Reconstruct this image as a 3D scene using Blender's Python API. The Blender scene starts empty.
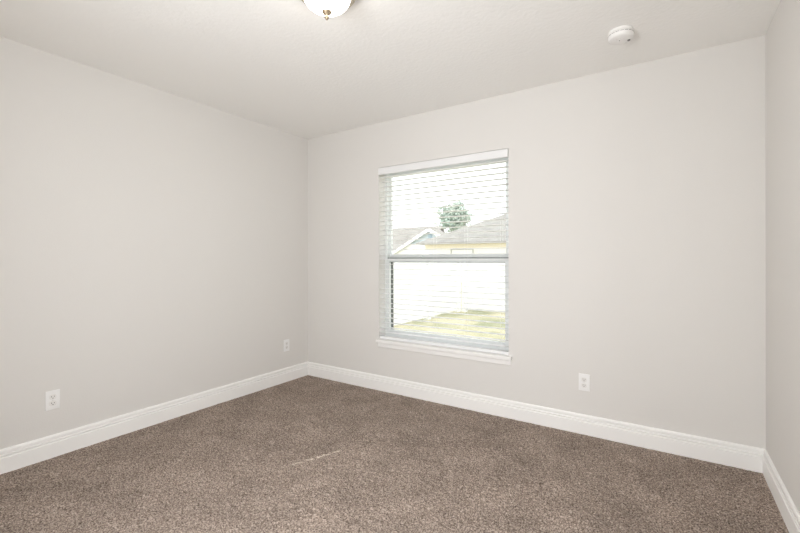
import bpy, bmesh, math, random
import numpy as np
from mathutils import Vector, Matrix

random.seed(4)
RNG = np.random.default_rng(7)
SC = bpy.context.scene
COL = SC.collection
PI = math.pi

# ------------------------------------------------------------------ camera
W, D, H = 3.579, 3.27, 2.44          # room: x 0..W, y -D..0 (window wall at y=0), z 0..H
F, YAW, PITCH, ROLL = 406.859, -0.57609, -0.00021, -0.00136
CAM = Vector((3.1174, -2.9995, 1.1944))
fw = Vector((math.sin(YAW)*math.cos(PITCH), math.cos(YAW)*math.cos(PITCH), math.sin(PITCH)))
rt = Vector((math.cos(YAW), -math.sin(YAW), 0))
up = rt.cross(fw)
r2 = rt*math.cos(ROLL)+up*math.sin(ROLL)
u2 = -rt*math.sin(ROLL)+up*math.cos(ROLL)
cam_data = bpy.data.cameras.new('camera')
cam_data.sensor_width = 36
cam_data.lens = F/800*36
cam_data.shift_x = -0.00295            # lens shift: the horizon sits a little above mid-frame
cam_data.shift_y = -0.00902
cam_data.clip_start = 0.02
cam_data.clip_end = 300
cam = bpy.data.objects.new('camera', cam_data)
M = Matrix.Identity(4)
for i in range(3):
    M[i][0], M[i][1], M[i][2], M[i][3] = r2[i], u2[i], -fw[i], CAM[i]
cam.matrix_world = M
COL.objects.link(cam)
SC.camera = cam

# ------------------------------------------------------------------ light
SKY = 2.6
SUN = 1.6
LAMP = 11.5
FILL_FRONT = 62.0  # strength of the fill light added behind the front wall
FILL_RIGHT = 22.5  # strength of the fill light added behind the right wall
world = bpy.data.worlds.new('overcast_sky')
SC.world = world
world.use_nodes = True
wn = world.node_tree
bg = wn.nodes['Background']
bg.inputs[0].default_value = (0.97, 0.985, 1.0, 1)
bg.inputs[1].default_value = SKY
sun_data = bpy.data.lights.new('sun', 'SUN')
sun_data.energy = SUN
sun_data.angle = math.radians(3)
sun_data.color = (1.0, 0.96, 0.88)
sun = bpy.data.objects.new('sun', sun_data)
sun.rotation_euler = Vector((-0.45, 0.5, -0.75)).to_track_quat('-Z', 'Y').to_euler()
sun.location = (10, -10, 15)
COL.objects.link(sun)
# daylight sampling portal in the window opening
pd = bpy.data.lights.new('window_daylight', 'AREA')
pd.shape = 'RECTANGLE'
pd.size, pd.size_y = 1.25, 1.6
pd.cycles.is_portal = True
po = bpy.data.objects.new('window_daylight', pd)
po.location = (1.516, 0.23, 1.25)
po.rotation_euler = (-PI/2, 0, 0)
COL.objects.link(po)

# added fill lights, unseen, shining in through two invented doorways
for nm, en, loc, rz in (('fill_light_front', FILL_FRONT, (2.1, -D-0.32, 1.28), 0), ('fill_light_right', FILL_RIGHT, (W+0.32, -2.4, 1.28), PI/2)):
    hd = bpy.data.lights.new(nm, 'AREA')
    hd.shape = 'RECTANGLE'
    hd.size, hd.size_y = 1.0, 1.4
    hd.energy = en
    hd.color = (0.97, 0.98, 1.0)
    ho = bpy.data.objects.new(nm, hd)
    ho.location = loc
    ho.rotation_euler = (PI/2, 0, rz)
    COL.objects.link(ho)

vs = SC.view_settings
vs.view_transform = 'Standard'
vs.look = 'None'
vs.gamma = 1
vs.exposure = 0.0
vs.use_curve_mapping = False
SC.cycles.max_bounces = 16
SC.cycles.diffuse_bounces = 10
SC.cycles.transparent_max_bounces = 16
SC.cycles.caustics_reflective = False
SC.cycles.caustics_refractive = False

# ------------------------------------------------------------------ materials
def mat(name, color, rough=0.5, metal=0.0, bump=None, spec=0.5, emit=None, var=None):
    """bump = (scale, distance, detail); var = (scale, colour2)"""
    m = bpy.data.materials.new(name)
    m.use_nodes = True
    nt = m.node_tree
    b = nt.nodes['Principled BSDF']
    b.inputs['Base Color'].default_value = (*color, 1)
    b.inputs['Roughness'].default_value = rough
    b.inputs['Metallic'].default_value = metal
    b.inputs['Specular IOR Level'].default_value = spec
    tc = nt.nodes.new('ShaderNodeTexCoord')
    if bump:
        n = nt.nodes.new('ShaderNodeTexNoise')
        n.inputs['Scale'].default_value = bump[0]
        n.inputs['Detail'].default_value = bump[2]
        nt.links.new(tc.outputs['Object'], n.inputs['Vector'])
        bp = nt.nodes.new('ShaderNodeBump')
        bp.inputs['Distance'].default_value = bump[1]
        bp.inputs['Strength'].default_value = 1.0
        nt.links.new(n.outputs[0], bp.inputs['Height'])
        nt.links.new(bp.outputs[0], b.inputs['Normal'])
    if var:
        n = nt.nodes.new('ShaderNodeTexNoise')
        n.inputs['Scale'].default_value = var[0]
        n.inputs['Detail'].default_value = 4
        nt.links.new(tc.outputs['Object'], n.inputs['Vector'])
        r = nt.nodes.new('ShaderNodeValToRGB')
        r.color_ramp.elements[0].position = 0.35
        r.color_ramp.elements[0].color = (*color, 1)
        r.color_ramp.elements[1].position = 0.65
        r.color_ramp.elements[1].color = (*var[1], 1)
        nt.links.new(n.outputs[0], r.inputs[0])
        nt.links.new(r.outputs[0], b.inputs['Base Color'])
    if emit:
        b.inputs['Emission Color'].default_value = (*emit[0], 1)
        b.inputs['Emission Strength'].default_value = emit[1]
    return m

WALL_C = (0.722, 0.708, 0.684)
M_wall = mat('greige_wall_paint', WALL_C, 0.75, bump=(140, 0.0006, 2), spec=0.25)
M_ceil = mat('textured_ceiling_paint', (0.885, 0.88, 0.86), 0.9, bump=(45, 0.0018, 3), spec=0.1)
M_trim = mat('white_trim_paint', (0.89, 0.885, 0.87), 0.4, spec=0.4)
M_vinyl = mat('white_window_vinyl', (0.76, 0.78, 0.78), 0.4)
M_gasket = mat('grey_weatherstrip', (0.20, 0.21, 0.20), 0.7)
M_screenf = mat('bronze_screen_frame', (0.17, 0.18, 0.17), 0.5)
M_blind = mat('white_faux_wood', (0.82, 0.825, 0.83), 0.4)
M_cord = mat('white_blind_cord', (0.82, 0.82, 0.80), 0.8)
M_plate = mat('white_outlet_plastic', (0.86, 0.86, 0.855), 0.35)
M_recept = mat('receptacle_plastic', (0.80, 0.79, 0.77), 0.35)
M_slot = mat('dark_slot', (0.05, 0.05, 0.05), 0.6)
M_screw = mat('steel_screw', (0.7, 0.7, 0.68), 0.35, 0.9)
M_smoke = mat('white_detector_plastic', (0.86, 0.855, 0.84), 0.45)
M_vent = mat('detector_vent_dark', (0.13, 0.13, 0.13), 0.7)
M_button = mat('detector_button', (0.76, 0.75, 0.74), 0.45)
M_nickel = mat('brushed_nickel', (0.62, 0.56, 0.46), 0.3, 1.0)
M_finial = mat('aged_brass', (0.40, 0.32, 0.22), 0.38, 0.85)
M_bowl = mat('lit_frosted_glass', (0.95, 0.94, 0.9), 0.35, emit=((1.0, 0.93, 0.84), LAMP))


def glass_mat(name, tint, refl):
    m = bpy.data.materials.new(name)
    m.use_nodes = True
    nt = m.node_tree
    nt.nodes.remove(nt.nodes['Principled BSDF'])
    out = nt.nodes['Material Output']
    tr = nt.nodes.new('ShaderNodeBsdfTransparent')
    tr.inputs[0].default_value = (*tint, 1)
    gl = nt.nodes.new('ShaderNodeBsdfGlossy')
    gl.inputs['Roughness'].default_value = 0.02
    mx = nt.nodes.new('ShaderNodeMixShader')
    mx.inputs[0].default_value = refl
    nt.links.new(tr.outputs[0], mx.inputs[1])
    nt.links.new(gl.outputs[0], mx.inputs[2])
    nt.links.new(mx.outputs[0], out.inputs[0])
    return m

M_glass = glass_mat('clear_window_glass', (0.97, 0.985, 0.98), 0.06)
M_mesh = bpy.data.materials.new('fine_insect_screen')
M_mesh.use_nodes = True
_nt = M_mesh.node_tree
_tr = _nt.nodes.new('ShaderNodeBsdfTransparent')
_mx = _nt.nodes.new('ShaderNodeMixShader')
_mx.inputs[0].default_value = 0.12
_b = _nt.nodes['Principled BSDF']
_b.inputs['Base Color'].default_value = (0.3, 0.3, 0.3, 1)
_b.inputs['Roughness'].default_value = 0.8
_nt.links.new(_tr.outputs[0], _mx.inputs[1])
_nt.links.new(_b.outputs[0], _mx.inputs[2])
_nt.links.new(_mx.outputs[0], _nt.nodes['Material Output'].inputs[0])


def carpet_mat():
    m = bpy.data.materials.new('taupe_frieze_carpet')
    m.use_nodes = True
    nt = m.node_tree
    b = nt.nodes['Principled BSDF']
    b.inputs['Roughness'].default_value = 1.0
    b.inputs['Specular IOR Level'].default_value = 0.05
    tc = nt.nodes.new('ShaderNodeTexCoord')
    def noise(scale, detail, rough=0.5):
        n = nt.nodes.new('ShaderNodeTexNoise')
        n.inputs['Scale'].default_value = scale
        n.inputs['Detail'].default_value = detail
        n.inputs['Roughness'].default_value = rough
        nt.links.new(tc.outputs['Object'], n.inputs['Vector'])
        return n
    fine = noise(135, 4, 0.75)
    ramp = nt.nodes.new('ShaderNodeValToRGB')
    e = ramp.color_ramp.elements
    e[0].position, e[0].color = 0.37, (0.085, 0.063, 0.051, 1)
    e[1].position, e[1].color = 0.65, (0.60, 0.51, 0.44, 1)
    mid = e.new(0.50); mid.color = (0.312, 0.250, 0.210, 1)
    nt.links.new(fine.outputs[0], ramp.inputs[0])
    # broad nap shading of the pile, put into its colour
    patch = noise(3.6, 7, 0.74)
    pr = nt.nodes.new('ShaderNodeMapRange')
    pr.inputs['From Min'].default_value = 0.3
    pr.inputs['From Max'].default_value = 0.7
    pr.inputs['To Min'].default_value = 0.74
    pr.inputs['To Max'].default_value = 1.18
    nt.links.new(patch.outputs[0], pr.inputs[0])
    mul = nt.nodes.new('ShaderNodeMix'); mul.data_type = 'RGBA'; mul.blend_type = 'MULTIPLY'
    mul.inputs[0].default_value = 1.0
    nt.links.new(ramp.outputs[0], mul.inputs[6])
    nt.links.new(pr.outputs[0], mul.inputs[7])
    # thin broken line of paler colour across the carpet
    at = nt.nodes.new('ShaderNodeAttribute'); at.attribute_name = 'pale_line'
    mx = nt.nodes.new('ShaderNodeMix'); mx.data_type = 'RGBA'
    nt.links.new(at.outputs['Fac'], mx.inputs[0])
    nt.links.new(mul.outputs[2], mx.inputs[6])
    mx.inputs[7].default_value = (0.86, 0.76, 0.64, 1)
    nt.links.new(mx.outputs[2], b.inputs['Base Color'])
    return m

M_carpet = carpet_mat()
M_fence = mat('white_vinyl_fence', (0.84, 0.85, 0.86), 0.4)
M_roof = mat('weathered_grey_shingles', (0.265, 0.254, 0.24), 0.9, spec=0.1, var=(1.6, (0.33, 0.318, 0.30)), bump=(9, 0.05, 3))
M_roof2 = mat('pale_taupe_shingles', (0.29, 0.274, 0.257), 0.9, spec=0.1, var=(1.3, (0.35, 0.332, 0.314)), bump=(9, 0.05, 3))
M_yellow = mat('pale_yellow_fascia', (0.84, 0.77, 0.64), 0.7, spec=0.1)
M_cream = mat('cream_stucco', (0.82, 0.80, 0.76), 0.85, bump=(30, 0.01, 2))
M_white = mat('white_house_paint', (0.82, 0.82, 0.82), 0.6)
M_bluegrey = mat('pale_blue_siding', (0.56, 0.64, 0.70), 0.7)
M_louvre = mat('slate_blue_louvre', (0.36, 0.46, 0.54), 0.6)
M_pane = mat('dim_house_glass', (0.75, 0.75, 0.74), 0.15)
M_frame_grey = mat('grey_window_trim', (0.42, 0.42, 0.40), 0.6)
M_leaf = mat('dusty_green_leaves', (0.42, 0.53, 0.47), 0.8, spec=0.1, var=(0.5, (0.50, 0.54, 0.48)))
M_bark = mat('grey_brown_bark', (0.16, 0.13, 0.10), 0.9, bump=(20, 0.03, 4))


def grass_mat():
    m = bpy.data.materials.new('patchy_dry_lawn')
    m.use_nodes = True
    nt = m.node_tree
    b = nt.nodes['Principled BSDF']
    b.inputs['Roughness'].default_value = 1.0
    b.inputs['Specular IOR Level'].default_value = 0.05
    tc = nt.nodes.new('ShaderNodeTexCoord')
    n = nt.nodes.new('ShaderNodeTexNoise')
    n.inputs['Scale'].default_value = 0.9
    n.inputs['Detail'].default_value = 6
    n.inputs['Roughness'].default_value = 0.65
    nt.links.new(tc.outputs['Object'], n.inputs['Vector'])
    r = nt.nodes.new('ShaderNodeValToRGB')
    e = r.color_ramp.elements
    e[0].position, e[0].color = 0.36, (0.32, 0.33, 0.21, 1)
    e[1].position, e[1].color = 0.66, (0.64, 0.57, 0.43, 1)
    k = e.new(0.5); k.color = (0.51, 0.475, 0.32, 1)
    nt.links.new(n.outputs[0], r.inputs[0])
    nt.links.new(r.outputs[0], b.inputs['Base Color'])
    return m

M_grass = grass_mat()

# ------------------------------------------------------------------ helpers
def finish(name, bm, m, parent=None, smooth=False, loc=None):
    me = bpy.data.meshes.new(name)
    bmesh.ops.recalc_face_normals(bm, faces=bm.faces)
    bm.to_mesh(me)
    bm.free()
    me.materials.append(m)
    if smooth:
        for p in me.polygons:
            p.use_smooth = True
        try:
            me.set_sharp_from_angle(angle=math.radians(40))
        except Exception:
            pass
    o = bpy.data.objects.new(name, me)
    COL.objects.link(o)
    if parent:
        o.parent = parent
    if loc:
        o.location = loc
    return o


def empty(name, loc=(0, 0, 0), rz=0.0):
    o = bpy.data.objects.new(name, None)
    o.empty_display_size = 0.1
    o.location = loc
    o.rotation_euler = (0, 0, rz)
    COL.objects.link(o)
    return o


def tag(o, label=None, cat=None, group=None, kind=None):
    if label: o['label'] = label
    if cat: o['category'] = cat
    if group: o['group'] = group
    if kind: o['kind'] = kind
    return o


def box(bm, x0, x1, y0, y1, z0, z1, bev=0.0, seg=2):
    r = bmesh.ops.create_cube(bm, size=1)
    vs_ = r['verts']
    for v in vs_:
        v.co = Vector(((x0+x1)/2+v.co.x*(x1-x0), (y0+y1)/2+v.co.y*(y1-y0), (z0+z1)/2+v.co.z*(z1-z0)))
    if bev:
        ed = set()
        for v in vs_:
            ed.update(v.link_edges)
        bmesh.ops.bevel(bm, geom=list(ed), offset=bev, segments=seg, affect='EDGES', profile=0.6)


def ring(bm, x0, x1, z0, z1, wl, wr, wb, wt, y0, y1, bev=0.0):
    """rectangular frame in the xz plane with mitred members, y0..y1 deep"""
    o = [(x0, z0), (x1, z0), (x1, z1), (x0, z1)]
    i = [(x0+wl, z0+wb), (x1-wr, z0+wb), (x1-wr, z1-wt), (x0+wl, z1-wt)]
    vo = [[bm.verts.new((x, y, z)) for (x, z) in o] for y in (y0, y1)]
    vi = [[bm.verts.new((x, y, z)) for (x, z) in i] for y in (y0, y1)]
    new = []
    for k in range(4):
        n = (k+1) % 4
        new.append(bm.faces.new((vo[0][k], vo[0][n], vi[0][n], vi[0][k])))
        new.append(bm.faces.new((vo[1][n], vo[1][k], vi[1][k], vi[1][n])))
        new.append(bm.faces.new((vo[0][n], vo[0][k], vo[1][k], vo[1][n])))
        new.append(bm.faces.new((vi[0][k], vi[0][n], vi[1][n], vi[1][k])))
    if bev:
        ed = [e for e in {e for f in new for e in f.edges} if not (e.verts[0] in vo[0] and e.verts[1] in vi[0])]
        ed = [e for e in ed if len({id(v) for v in e.verts} & {id(v) for v in vi[0]}) == 2]
        bmesh.ops.bevel(bm, geom=ed, offset=bev, segments=2, affect='EDGES')


def lathe(bm, prof, seg=48, cx=0, cy=0, cz=0):
    """profile list of (r, z) revolved about z"""
    rows = []
    for (r, z) in prof:
        if r < 1e-6:
            rows.append([bm.verts.new((cx, cy, cz+z))])
        else:
            rows.append([bm.verts.new((cx+r*math.cos(2*PI*k/seg), cy+r*math.sin(2*PI*k/seg), cz+z)) for k in range(seg)])
    for a, b in zip(rows[:-1], rows[1:]):
        for k in range(seg):
            n = (k+1) % seg
            if len(a) == 1 and len(b) == 1: continue
            if len(a) == 1: bm.faces.new((a[0], b[k], b[n]))
            elif len(b) == 1: bm.faces.new((a[k], a[n], b[0]))
            else: bm.faces.new((a[k], a[n], b[n], b[k]))


def prism(bm, pts, origin, a, b, c, length):
    """polygon pts in the (a,b) plane from origin, extruded along c"""
    origin, a, b, c = Vector(origin), Vector(a), Vector(b), Vector(c)
    v0 = [bm.verts.new(origin+a*p+b*q) for p, q in pts]
    v1 = [bm.verts.new(origin+a*p+b*q+c*length) for p, q in pts]
    n = len(pts)
    bm.faces.new(v0); bm.faces.new(list(reversed(v1)))
    for k in range(n):
        bm.faces.new((v0[k], v0[(k+1) % n], v1[(k+1) % n], v1[k]))


def cyl(bm, p0, p1, r0, r1=None, seg=12):
    p0, p1 = Vector(p0), Vector(p1)
    r1 = r0 if r1 is None else r1
    d = (p1-p0)
    q = d.to_track_quat('Z', 'Y').to_matrix().to_4x4()
    mtx = Matrix.Translation((p0+p1)/2) @ q
    bmesh.ops.create_cone(bm, cap_ends=True, segments=seg, radius1=r0, radius2=r1, depth=d.length, matrix=mtx)

# ------------------------------------------------------------------ room shell
WX0, WX1, WZ0, WZ1 = 0.912, 2.121, 0.440, 2.03     # window opening
T = 0.20                                            # wall thickness

def wall_box(name, *b):
    bm = bmesh.new(); box(bm, *b)
    return tag(finish(name, bm, M_wall), kind='structure')

wall_box('wall_left', -T, 0, -D-T, T, -0.05, H)
DX0, DX1, DH = 1.6, 2.6, 2.04                        # unseen doorway added behind the camera to let fill light in
EY0, EY1 = -2.9, -1.9                                # second unseen doorway, added beside the camera for fill light
bm = bmesh.new()
box(bm, W, W+T, EY1, T, -0.05, H); box(bm, W, W+T, -D-T, EY0, -0.05, H); box(bm, W, W+T, EY0, EY1, DH, H)
tag(finish('wall_right', bm, M_wall), kind='structure')
bm = bmesh.new()
box(bm, 0, DX0, -D-T, -D, -0.05, H); box(bm, DX1, W, -D-T, -D, -0.05, H); box(bm, DX0, DX1, -D-T, -D, DH, H)
tag(finish('wall_front', bm, M_wall), kind='structure')
hy0, hy1 = -D-T-1.0, -D-T                            # added unseen shells behind the doorways, enclosing the fill lights
bm = bmesh.new()
box(bm, -T, W+T, hy0-.1, hy0, -.05, H); box(bm, -T, -T+.1, hy0, hy1, -.05, H); box(bm, W+T-.1, W+T, hy0, hy1, -.05, H)
tag(finish('wall_added_front', bm, M_wall), kind='structure')
hx0, hx1 = W+T, W+T+1.0
bm = bmesh.new()
box(bm, hx1, hx1+.1, -D-T, -1.2, -.05, H); box(bm, hx0, hx1, -D-T, -D-T+.1, -.05, H); box(bm, hx0, hx1, -1.3, -1.2, -.05, H)
tag(finish('wall_added_right', bm, M_wall), kind='structure')
bm = bmesh.new(); box(bm, -T, W+T, hy0-.1, -D, -.12, -.012); box(bm, W, hx1+.1, -D-T, -1.2, -.12, -.0121)
tag(finish('floor_added', bm, M_carpet), kind='structure')
bm = bmesh.new(); box(bm, -T, W+T, hy0-.1, -D-T-.4, H, H+.12); box(bm, W+T+.4, hx1+.1, -D-T, -1.2, H, H+.12)
tag(finish('ceiling_added', bm, M_ceil), kind='structure')
bm = bmesh.new()
for x0, x1 in ((DX0-.057, DX0), (DX1, DX1+.057)):
    box(bm, x0, x1, -D, -D+.016, 0, DH+.057, .003)
box(bm, DX0, DX1, -D, -D+.016, DH, DH+.057, .003)
tag(finish('trim_added_front', bm, M_trim), kind='structure')  # casing round the added front doorway
bm = bmesh.new()
for y0, y1 in ((EY0-.057, EY0), (EY1, EY1+.057)):
    box(bm, W-.016, W, y0, y1, 0, DH+.057, .003)
box(bm, W-.016, W, EY0, EY1, DH, DH+.057, .003)
tag(finish('trim_added_right', bm, M_trim), kind='structure')  # casing round the added right-hand doorway
bm = bmesh.new()
ring(bm, 0, W, -0.05, H, WX0, W-WX1, WZ0+0.05, H-WZ1, 0, T)
tag(finish('wall_back', bm, M_wall), kind='structure')
bm = bmesh.new(); box(bm, -T-0.4, W+T+0.4, -D-T-0.4, T+0.45, H, H+0.12)
tag(finish('ceiling', bm, M_ceil), kind='structure')

# carpet: a fine displaced grid, pile a few millimetres high
def carpet():
    x0, x1, y0, y1 = -0.0, W, -D, 0.0
    s = 0.0065
    nx, ny = int((x1-x0)/s)+1, int((y1-y0)/s)+1
    xs, ys = np.linspace(x0, x1, nx), np.linspace(y0, y1, ny)
    X, Y = np.meshgrid(xs, ys)
    X = X.copy(); Y = Y.copy()
    X[:, 1:-1] += RNG.uniform(-.0022, .0022, X[:, 1:-1].shape)
    Y[1:-1, :] += RNG.uniform(-.0022, .0022, Y[1:-1, :].shape)
    Z = RNG.normal(0, .0022, X.shape)
    # clumps of tufts and gentle trodden unevenness
    def smooth_noise(step, amp):
        a = RNG.normal(0, 1, (ny//step+3, nx//step+3))
        iy = np.arange(ny)/step; ix = np.arange(nx)/step
        y_, x_ = iy.astype(int), ix.astype(int)
        fy = (iy-y_)[:, None]; fx = (ix-x_)[None, :]
        fy = fy*fy*(3-2*fy); fx = fx*fx*(3-2*fx)
        A = a[y_][:, x_]; B = a[y_][:, x_+1]; C_ = a[y_+1][:, x_]; D_ = a[y_+1][:, x_+1]
        return amp*((A*(1-fx)+B*fx)*(1-fy)+(C_*(1-fx)+D_*fx)*fy)
    Z += smooth_noise(3, .0016)+smooth_noise(14, .0014)+smooth_noise(45, .0018)
    Z -= 0.0
    edge = np.minimum(np.minimum(X, W-X), np.minimum(-Y, Y+D))
    calm = np.clip((edge-.014)/.05, .25, 1)
    Z = Z*calm+(1-calm)*.003
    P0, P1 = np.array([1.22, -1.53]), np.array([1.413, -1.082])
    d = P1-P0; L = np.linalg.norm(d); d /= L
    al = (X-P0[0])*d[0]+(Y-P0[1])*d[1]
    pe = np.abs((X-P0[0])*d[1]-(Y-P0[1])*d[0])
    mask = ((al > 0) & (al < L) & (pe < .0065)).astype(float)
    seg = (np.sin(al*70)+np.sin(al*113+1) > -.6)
    line_mask = mask*seg*np.clip(.25+.75*al/L, 0, 1)*RNG.uniform(.5, 1, X.shape)
    Z += line_mask*.004
    me = bpy.data.meshes.new('floor')
    co = np.stack([X, Y, Z], -1).reshape(-1, 3).astype(np.float32)
    idx = np.arange(nx*ny).reshape(ny, nx)
    q = np.stack([idx[:-1, :-1], idx[:-1, 1:], idx[1:, 1:], idx[1:, :-1]], -1).reshape(-1, 4)
    me.vertices.add(len(co)); me.vertices.foreach_set('co', co.ravel())
    me.loops.add(q.size); me.loops.foreach_set('vertex_index', q.ravel().astype(np.int32))
    me.polygons.add(len(q))
    me.polygons.foreach_set('loop_start', (np.arange(len(q))*4).astype(np.int32))
    me.polygons.foreach_set('use_smooth', np.ones(len(q), dtype=bool))
    me.update(calc_edges=True)
    a = me.attributes.new('pale_line', 'FLOAT', 'POINT')
    a.data.foreach_set('value', line_mask.ravel().astype(np.float32))
    me.materials.append(M_carpet)
    o = bpy.data.objects.new('floor', me)
    COL.objects.link(o)
    tag(o, kind='structure')
carpet()

# baseboards: moulded profile (depth, height), mitred in the corners
BP = [(0, -.012), (.016, -.012), (.016, .085), (.0150, .0880), (.007, .0895), (.007, .0945), (.013, .0960),
      (.0145, .1005), (.013, .1050), (.005, .1060), (.005, .1115), (.0115, .113), (.0115, .125), (.008, .133), (.004, .1355), (0, .1355)]
def baseboard(name, p, q, n):
    """from corner p to corner q along a wall whose inward normal is n, both ends mitred"""
    p, q, n = Vector(p), Vector(q), Vector(n)
    d = (q-p).normalized()
    bm = bmesh.new()
    a = [bm.verts.new(p+n*t+d*t+Vector((0, 0, z))) for t, z in BP]
    b = [bm.verts.new(q+n*t-d*t+Vector((0, 0, z))) for t, z in BP]
    for k in range(len(BP)):
        m_ = (k+1) % len(BP)
        bm.faces.new((a[k], a[m_], b[m_], b[k]))
    bm.faces.new(a); bm.faces.new(list(reversed(b)))
    tag(finish(name, bm, M_trim), kind='structure')
baseboard('baseboard_left', (0, -D, 0), (0, 0, 0), (1, 0, 0))
baseboard('baseboard_back', (0, 0, 0), (W, 0, 0), (0, -1, 0))
baseboard('baseboard_right', (W, 0, 0), (W, EY1+.057-.016, 0), (-1, 0, 0))
baseboard('baseboard_front', (DX0-.057+.016, -D, 0), (0, -D, 0), (0, 1, 0))

# ------------------------------------------------------------------ window
win = tag(empty('window_1', (1.516, 0.1, 0.466)), kind='structure')
win_inv = Matrix.Translation((-1.516, -0.1, -0.466))
def wpart(name, bm, m, parent=None):
    bm.transform(win_inv)
    return finish(name, bm, m, parent or win)
bm = bmesh.new()
ring(bm, WX0, WX1, 0.466, WZ1, .024, .030, .03, .035, .100, .175)
wpart('window_frame', bm, M_vinyl)
bm = bmesh.new()
ring(bm, .936, 2.091, 1.205, 1.995, .020, .036, .036, .035, .138, .162)
us = wpart('upper_sash', bm, M_vinyl)
bm = bmesh.new()
ring(bm, .936, 2.091, .496, 1.203, .018, .034, .045, .034, .104, .136, bev=.004)
ls = wpart('lower_sash', bm, M_vinyl)
bm = bmesh.new(); box(bm, .954, 2.057, .147, .153, 1.239, 1.962)
wpart('pane', bm, M_glass, us)
bm = bmesh.new(); box(bm, .952, 2.059, .118, .124, .539, 1.171)
wpart('pane', bm, M_glass, ls)
bm = bmesh.new()
box(bm, .940, 2.087, .1015, .137, 1.2005, 1.2085)
box(bm, .954, 2.057, .1060, .132, 1.1655, 1.1715)
wpart('weatherstrip', bm, M_gasket, ls)
bm = bmesh.new()
for x in (1.28, 1.75):
    box(bm, x-.028, x+.028, .108, .130, 1.2085, 1.218, .003)
    box(bm, x-.006, x+.020, .100, .114, 1.218, 1.228, .003)
wpart('sash_lock', bm, M_vinyl, ls)
bm = bmesh.new()
ring(bm, .936, 2.091, .496, 1.200, .022, .040, .022, .022, .160, .172)
sf = wpart('insect_screen', bm, M_screenf)
bm = bmesh.new()
box(bm, .956, 2.053, .1655, .1665, .516, 1.180)
wpart('screen_mesh', bm, M_mesh, sf)
# sill board with nosing and the apron under it
bm = bmesh.new()
box(bm, WX0, WX1, -.001, .100, .440, .466)
box(bm, .899, 2.148, -.034, 0.0, .440, .466, .004)
wpart('window_sill', bm, M_trim)
bm = bmesh.new()
prism(bm, [(0, 0), (.007, 0), (.011, .006), (.011, .036), (.006, .040), (.006, .045), (0, .045)], (.910, 0, .395), (0, -1, 0), (0, 0, 1), (1, 0, 0), 1.230)
wpart('sill_apron', bm, M_trim)

# ------------------------------------------------------------------ blind
BX0, BX1 = .917, 2.115
bl = empty('window_blind', (1.516, .037, .4665))
tag(bl, 'white horizontal slatted blind lowered over the window with its slats open', 'window blind')
b_inv = Matrix.Translation((-1.516, -.037, -.4665))
def bpart(name, bm, m, smooth=False, parent=None):
    bm.transform(b_inv)
    return finish(name, bm, m, parent or bl, smooth)
bm = bmesh.new()
prism(bm, [(0, 0), (.011, .003), (.012, .010), (.012, .056), (.009, .062), (.004, .066), (0, .066)], (BX0-.003, .002, 1.961), (0, -1, 0), (0, 0, 1), (1, 0, 0), BX1-BX0+.006)
bpart('valance', bm, M_blind)
bm = bmesh.new(); box(bm, BX0+.005, BX1-.005, .008, .064, 1.978, 2.027)
bpart('headrail', bm, M_blind)
bm = bmesh.new()
PITCHZ, ZTOP, NSL = .0442, 1.942, 33
for k in range(NSL):
    zc = ZTOP-PITCHZ*k
    top = []; bot = []
    for j in range(5):
        u = -1+j*.5
        yy = .037+u*.025
        zz = zc+.0016*(1-u*u)-u*.0008
        top.append((yy, zz+.0016)); bot.append((yy, zz-.0016))
    prism(bm, top+bot[::-1], (BX0, 0, 0), (0, 1, 0), (0, 0, 1), (1, 0, 0), BX1-BX0)
bpart('slats', bm, M_blind)
bm = bmesh.new(); box(bm, BX0, BX1, .012, .062, .469, .492, .003)
br = bpart('bottom_rail', bm, M_blind)
for x0, x1 in ((BX0-.004, BX0-.0002), (BX1+.0002, BX1+.004)):
    bm = bmesh.new(); box(bm, x0, x1, .0105, .0635, .4672, .4932, .001)
    bpart('end_cap', bm, M_button, parent=br)
for x in (.985, 1.475, 1.76, 2.055):
    bm = bmesh.new()
    for y in (.0095, .0645):
        cyl(bm, (x, y, .480), (x, y, 1.985), .0008, seg=6)
    for k in range(NSL):
        cyl(bm, (x, .0095, ZTOP-PITCHZ*k-.0025), (x, .0645, ZTOP-PITCHZ*k-.0025), .0007, seg=5)
    bpart('ladder_cord', bm, M_cord)

# ------------------------------------------------------------------ wall outlets
def outlet_proto():
    """faces -y, origin at the plate's centre on the wall"""
    r = empty('wall_outlet')
    bm = bmesh.new(); box(bm, -.035, .035, -.0055, 0, -.057, .057, .0025, 3)
    finish('cover_plate', bm, M_plate, r, True)
    for s in (1, -1):
        bm = bmesh.new()
        pts = []
        for k in range(28):
            a = 2*PI*k/28
            pts.append((max(-.0168, min(.0168, .0185*math.cos(a))), max(-.0145, min(.0145, .0175*math.sin(a)))))
        prism(bm, pts, (0, -.0050, s*.0195), (1, 0, 0), (0, 0, 1), (0, -1, 0), .0025)
        rc = finish('receptacle', bm, M_recept, r)
        bm = bmesh.new()
        for x, h in ((-.0064, .0085), (.0064, .0068)):
            box(bm, x-.0011, x+.0011, -.0078, -.0070, s*.0195+.0025-h/2, s*.0195+.0025+h/2)
        cyl(bm, (0, -.0070, s*.0195-.0075), (0, -.0078, s*.0195-.0075), .0026)
        finish('slot', bm, M_slot, rc)
    bm = bmesh.new(); cyl(bm, (0, -.0050, 0), (0, -.0066, 0), .0033, .0028, 16)
    finish('screw', bm, M_screw, r)
    return r

def copy_tree(o, parent=None):
    c = o.copy(); COL.objects.link(c)
    if parent: c.parent = parent
    for ch in list(o.children): copy_tree(ch, c)
    return c

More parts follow.
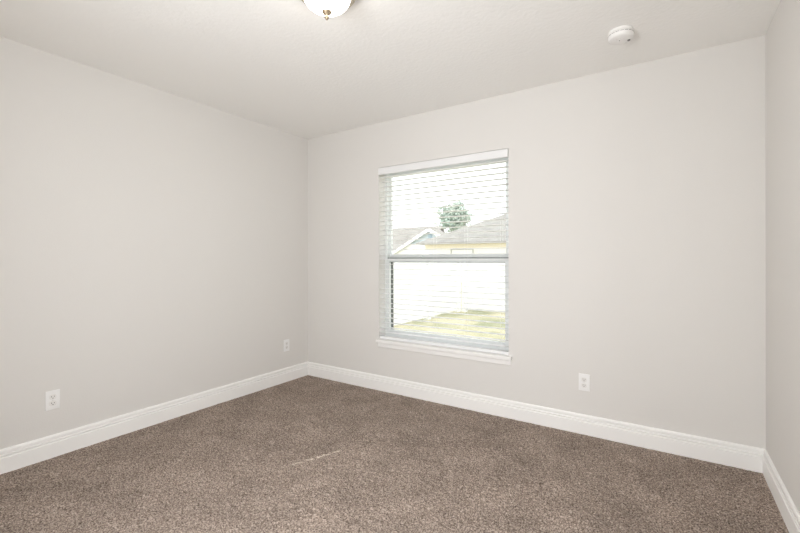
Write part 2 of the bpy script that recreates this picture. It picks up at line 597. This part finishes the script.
op = outlet_proto()
G = 'duplex outlets low on the walls'
o2, o3 = copy_tree(op), copy_tree(op)
op.location = (2.6455, 0, .354)
tag(op, 'white duplex outlet on the window wall, right of the window', 'outlet', G)
o2.location = (0, -2.089, .346); o2.rotation_euler = (0, 0, PI/2)
tag(o2, 'white duplex outlet at the near end of the left wall, farther from the corner', 'outlet', G)
o3.location = (0, -.284, .355); o3.rotation_euler = (0, 0, PI/2)
tag(o3, 'white duplex outlet on the left wall close to the far room corner', 'outlet', G)

# ------------------------------------------------------------------ smoke detector
sd = empty('smoke_detector', (2.908, -.478, H))
tag(sd, 'round white smoke detector mounted on the ceiling above the window wall', 'smoke detector')
bm = bmesh.new(); lathe(bm, [(0, 0), (.060, 0), (.0605, -.004), (.0605, -.010), (.058, -.012), (0, -.012)])
finish('mounting_base', bm, M_smoke, sd, True)
bm = bmesh.new()
lathe(bm, [(0, -.012), (.0585, -.012), (.0610, -.015), (.0630, -.019), (.0635, -.026), (.0625, -.036), (.060, -.043), (.054, -.047), (.040, -.0485), (.036, -.0495), (0, -.050)])
body = finish('body', bm, M_smoke, sd, True)
bm = bmesh.new()
for k in range(18):                                   # vent slots around the side
    b2 = bmesh.new(); box(b2, .0620, .0640, -.0082, .0082, -.0250, -.0235)
    b2.transform(Matrix.Rotation(2*PI*k/18, 4, 'Z'))
    tmp = bpy.data.meshes.new('t'); b2.to_mesh(tmp); b2.free(); bm.from_mesh(tmp); bpy.data.meshes.remove(tmp)
finish('side_vent', bm, M_vent, body)
bm = bmesh.new(); lathe(bm, [(0, 0), (.0075, 0), (.0075, -.0020), (.0055, -.003), (0, -.003)], 24, .037, .020, -.0482)
finish('test_button', bm, M_vent, sd, True)
bm = bmesh.new(); lathe(bm, [(0, 0), (.0030, 0), (.0024, -.0022), (0, -.0026)], 16, -.006, -.004, -.0494)
finish('indicator_light', bm, M_vent, sd, True)
bm = bmesh.new()
for k in range(5):
    box(bm, -.022, .004, -.034+.006*k, -.032+.006*k, -.0502, -.0490)
finish('sounder_grille', bm, M_button, sd)

# ------------------------------------------------------------------ ceiling light
LX, LY = 1.815, -1.626
cl = empty('ceiling_light', (LX, LY, H))
tag(cl, 'lit flush ceiling light with a frosted glass bowl and a brass-toned finial', 'ceiling light')
bm = bmesh.new()
lathe(bm, [(0, 0), (.128, 0), (.140, -.006), (.142, -.014), (.134, -.022), (.136, -.030), (.130, -.038), (.111, -.038), (.109, -.030), (0, -.030)], 64)
finish('metal_pan', bm, M_nickel, cl, True)
bm = bmesh.new()
prof = [(.1085, -.034)]
for k in range(1, 15):
    a = PI/2*k/14
    prof.append((.1085*math.cos(a)**.9 if k < 14 else 0, -.038-.072*math.sin(a)))
lathe(bm, prof, 64)
finish('glass_bowl', bm, M_bowl, cl, True)
bm = bmesh.new()
lathe(bm, [(0, -.1085), (.013, -.1085), (.0215, -.111), (.0225, -.115), (.018, -.122), (.010, -.128), (.0080, -.132), (.0105, -.137), (.010, -.142), (.005, -.147), (.0045, -.150), (0, -.152)], 32)
finish('finial', bm, M_finial, cl, True)

# ------------------------------------------------------------------ outdoors
GZ = -.30
bm = bmesh.new()
g = bmesh.ops.create_grid(bm, x_segments=120, y_segments=120, size=40)
for v in bm.verts:
    v.co.x -= 6; v.co.y += 40.2+.2
    v.co.z = GZ+random.uniform(-.012, .012)
tag(finish('lawn', bm, M_grass), kind='structure')

def fence_run(p, q, label, n):
    """privacy fence from p to q: posts with caps, rails and tongue-and-groove panels"""
    p, q = Vector((*p, GZ)), Vector((*q, GZ))
    L = (q-p).length
    rz = math.atan2(q.y-p.y, q.x-p.x)
    r = empty('vinyl_fence', p, rz)
    tag(r, label, 'fence', 'white vinyl fences around the yard')
    FH = 1.58
    stp = L/n
    for k in range(n):
        bm = bmesh.new()
        x0, x1 = k*stp+.065, (k+1)*stp-.065
        m_ = max(1, int((x1-x0)/.15)); w = (x1-x0)/m_
        for j in range(m_):
            prism(bm, [(.004, -.011), (w-.004, -.011), (w, -.006), (w, .006), (w-.004, .011), (.004, .011), (0, .006), (0, -.006)], (x0+j*w, 0, .06), (1, 0, 0), (0, 1, 0), (0, 0, 1), FH-.12)
        finish('panel', bm, M_fence, r)
        for z in (.05, FH-.13):
            bm = bmesh.new(); box(bm, x0, x1, -.022, .022, z, z+.10, .004)
            finish('rail', bm, M_fence, r)
    for k in range(n+1):
        bm = bmesh.new(); box(bm, k*stp-.065, k*stp+.065, -.065, .065, -.05, FH, .006)
        po_ = finish('post', bm, M_fence, r)
        bm = bmesh.new()
        lathe(bm, [(.108, 0), (.108, .02), (.085, .03), (0, .075)], 4)
        bm.transform(Matrix.Translation((k*stp, 0, FH)) @ Matrix.Rotation(PI/4, 4, 'Z'))
        finish('post_cap', bm, M_fence, po_)
    return r
fence_run((-1.88, .6), (-1.88, 7.6), 'white vinyl fence run leading away from the house on the left of the yard', 4)
fence_run((-1.74, 7.75), (11.46, 7.75), 'white vinyl fence across the back of the yard, in front of the yellow house', 6)

# neighbour house with hip roof
def hip_house():
    r = empty('hip_roofed_house', (-4, 25.5, GZ))
    tag(r, 'cream house with grey hip roof and yellow eave band behind the back fence', 'house')
    inv = Matrix.Translation((4, -25.5, -GZ))
    x0, x1, y0, y1 = -10.76, 4.0, 20.0, 31.0
    ez, p_ = 2.25, .46
    bm = bmesh.new(); box(bm, x0+.5, x1-.5, y0+.5, y1-.5, GZ-.05, 1.90)
    bm.transform(inv); finish('stucco_wall', bm, M_cream, r)
    bm = bmesh.new(); box(bm, x0+.44, x1-.44, y0+.44, y1-.44, 1.90, 2.18)
    bm.transform(inv); finish('eave_band', bm, M_yellow, r)
    bm = bmesh.new()
    hy = (y1-y0)/2; rzt = ez+p_*hy
    b0 = [bm.verts.new((x, y, ez)) for x, y in ((x0, y0), (x1, y0), (x1, y1), (x0, y1))]
    b1 = [bm.verts.new((x, y, ez-.10)) for x, y in ((x0, y0), (x1, y0), (x1, y1), (x0, y1))]
    ra, rb = bm.verts.new((x0+hy, y0+hy, rzt)), bm.verts.new((x1-hy, y0+hy, rzt))
    bm.faces.new((b0[0], b0[1], rb, ra)); bm.faces.new((b0[2], b0[3], ra, rb))
    bm.faces.new((b0[1], b0[2], rb)); bm.faces.new((b0[3], b0[0], ra)); bm.faces.new(b1)
    for k in range(4): bm.faces.new((b0[k], b0[(k+1) % 4], b1[(k+1) % 4], b1[k]))
    bm.transform(inv); finish('roof', bm, M_roof, r)
    for wx in (-7.67, -1.5):
        bm = bmesh.new(); ring(bm, wx-.78, wx+.78, .75, 1.84, .07, .07, .1, .06, y0+.46, y0+.52)
        bm.transform(inv); wf = finish('window', bm, M_frame_grey, r)
        bm = bmesh.new(); box(bm, wx-.68, wx+.68, y0+.485, y0+.498, .85, 1.77)
        bm.transform(inv); finish('pane', bm, M_pane, wf)
hip_house()

def gable_house():
    r = empty('gabled_house', (-18, 31, GZ))
    tag(r, 'white house with front gable and taupe roof beyond the side fence', 'house')
    inv = Matrix.Translation((18, -31, -GZ))
    # main body with its ridge running left to right
    bm = bmesh.new(); box(bm, -27, -13.9, 28, 32, GZ-.05, 2.0)
    bm.transform(inv); finish('house_wall', bm, M_white, r)
    bm = bmesh.new()
    prism(bm, [(27.5, 1.9), (30, 4.23), (32.5, 1.9), (32.5, 1.78), (30, 4.11), (27.5, 1.78)], (-27.4, 0, 0), (0, 1, 0), (0, 0, 1), (1, 0, 0), 13.4)
    bm.transform(inv); finish('roof', bm, M_roof2, r)
    # gable facing the yard
    pk, half, ze = -13.6, 3.75, 1.75
    pz = 3.72
    bm = bmesh.new()
    prism(bm, [(pk-half+.3, GZ-.05), (pk+2.4, GZ-.05), (pk+2.4, 2.45), (pk+2.27, 2.52), (pk-.62*half+.05, 2.52), (pk-half+.3, 1.80)], (0, 27.0, 0), (1, 0, 0), (0, 0, 1), (0, 1, 0), .9)
    bm.transform(inv); finish('gable_wall', bm, M_white, r)
    bm = bmesh.new()
    prism(bm, [(pk-.62*half+.05, 2.52), (pk+.62*half-.05, 2.52), (pk, pz-.05)], (0, 27.05, 0), (1, 0, 0), (0, 0, 1), (0, 1, 0), .85)
    bm.transform(inv); gw = finish('gable_siding', bm, M_bluegrey, r)
    bm = bmesh.new(); box(bm, pk-.17, pk+.17, 27.0, 27.06, 2.95, 3.45)
    for k in range(6):
        box(bm, pk-.15, pk+.15, 26.98, 27.01, 2.98+.075*k, 3.025+.075*k)
    bm.transform(inv); finish('louvre_vent', bm, M_louvre, gw)
    for s, half, ze in ((-1, 3.75, 1.75), (1, 2.7, 2.30)):
        bm = bmesh.new()
        prism(bm, [(pk, pz+.10), (pk+s*half, ze+.06), (pk+s*half, ze-.22), (pk, pz-.20)], (0, 26.72, 0), (1, 0, 0), (0, 0, 1), (0, 1, 0), .06)
        bm.transform(inv); finish('rake_board', bm, M_white, r)
        bm = bmesh.new()
        prism(bm, [(pk, pz+.16), (pk+s*half, ze+.12), (pk+s*half, ze+.02), (pk, pz+.06)], (0, 26.79, 0), (1, 0, 0), (0, 0, 1), (0, 1, 0), 1.5)
        bm.transform(inv); finish('roof', bm, M_roof2, r)
gable_house()

# leafy tree behind the houses
def tree(loc, zc, rx, rz_, label, seed):
    rnd = random.Random(seed)
    r = empty('leafy_tree', (*loc, GZ))
    tag(r, label, 'tree')
    zc -= GZ
    bm = bmesh.new()
    cyl(bm, (0, 0, -.05), (.1, 0, zc-rz_*.4), .22, .13, 10)
    for k in range(6):
        a = k*PI/3+.3
        cyl(bm, (.1, 0, zc-rz_*.55), (.1+rx*.6*math.cos(a), rx*.6*math.sin(a), zc+rz_*rnd.uniform(-.1, .5)), .09, .03, 7)
    finish('trunk', bm, M_bark, r)
    bm = bmesh.new()
    clumps = []
    for k in range(46):
        v = Vector((rnd.gauss(0, 1), rnd.gauss(0, 1), rnd.gauss(0, 1))).normalized()*rnd.uniform(.35, .80)
        clumps.append((Vector((v.x*rx, v.y*rx, zc+v.z*rz_)), rnd.uniform(.30, .52)*rx*.8))
    for c, cr in clumps:
        for j in range(70):
            n = Vector((rnd.gauss(0, 1), rnd.gauss(0, 1), rnd.gauss(0, 1))).normalized()
            p_ = c+n*cr*rnd.uniform(.7, 1.05)
            q = (n+Vector((rnd.uniform(-.7, .7), rnd.uniform(-.7, .7), rnd.uniform(-.4, .7)))).normalized()
            t1 = q.orthogonal().normalized(); t2 = q.cross(t1)
            an = rnd.uniform(0, 2*PI)
            u = (t1*math.cos(an)+t2*math.sin(an))*rnd.uniform(.13, .22); w = (t2*math.cos(an)-t1*math.sin(an))*rnd.uniform(.06, .10)
            bm.faces.new([bm.verts.new(p_-u), bm.verts.new(p_+w+q*.02), bm.verts.new(p_+u), bm.verts.new(p_-w+q*.02)])
    finish('foliage', bm, M_leaf, r)
tree((-16.2, 36.9), 5.75, 1.95, 1.85, 'round green leafy tree rising behind the roofs, seen through the window', 3)
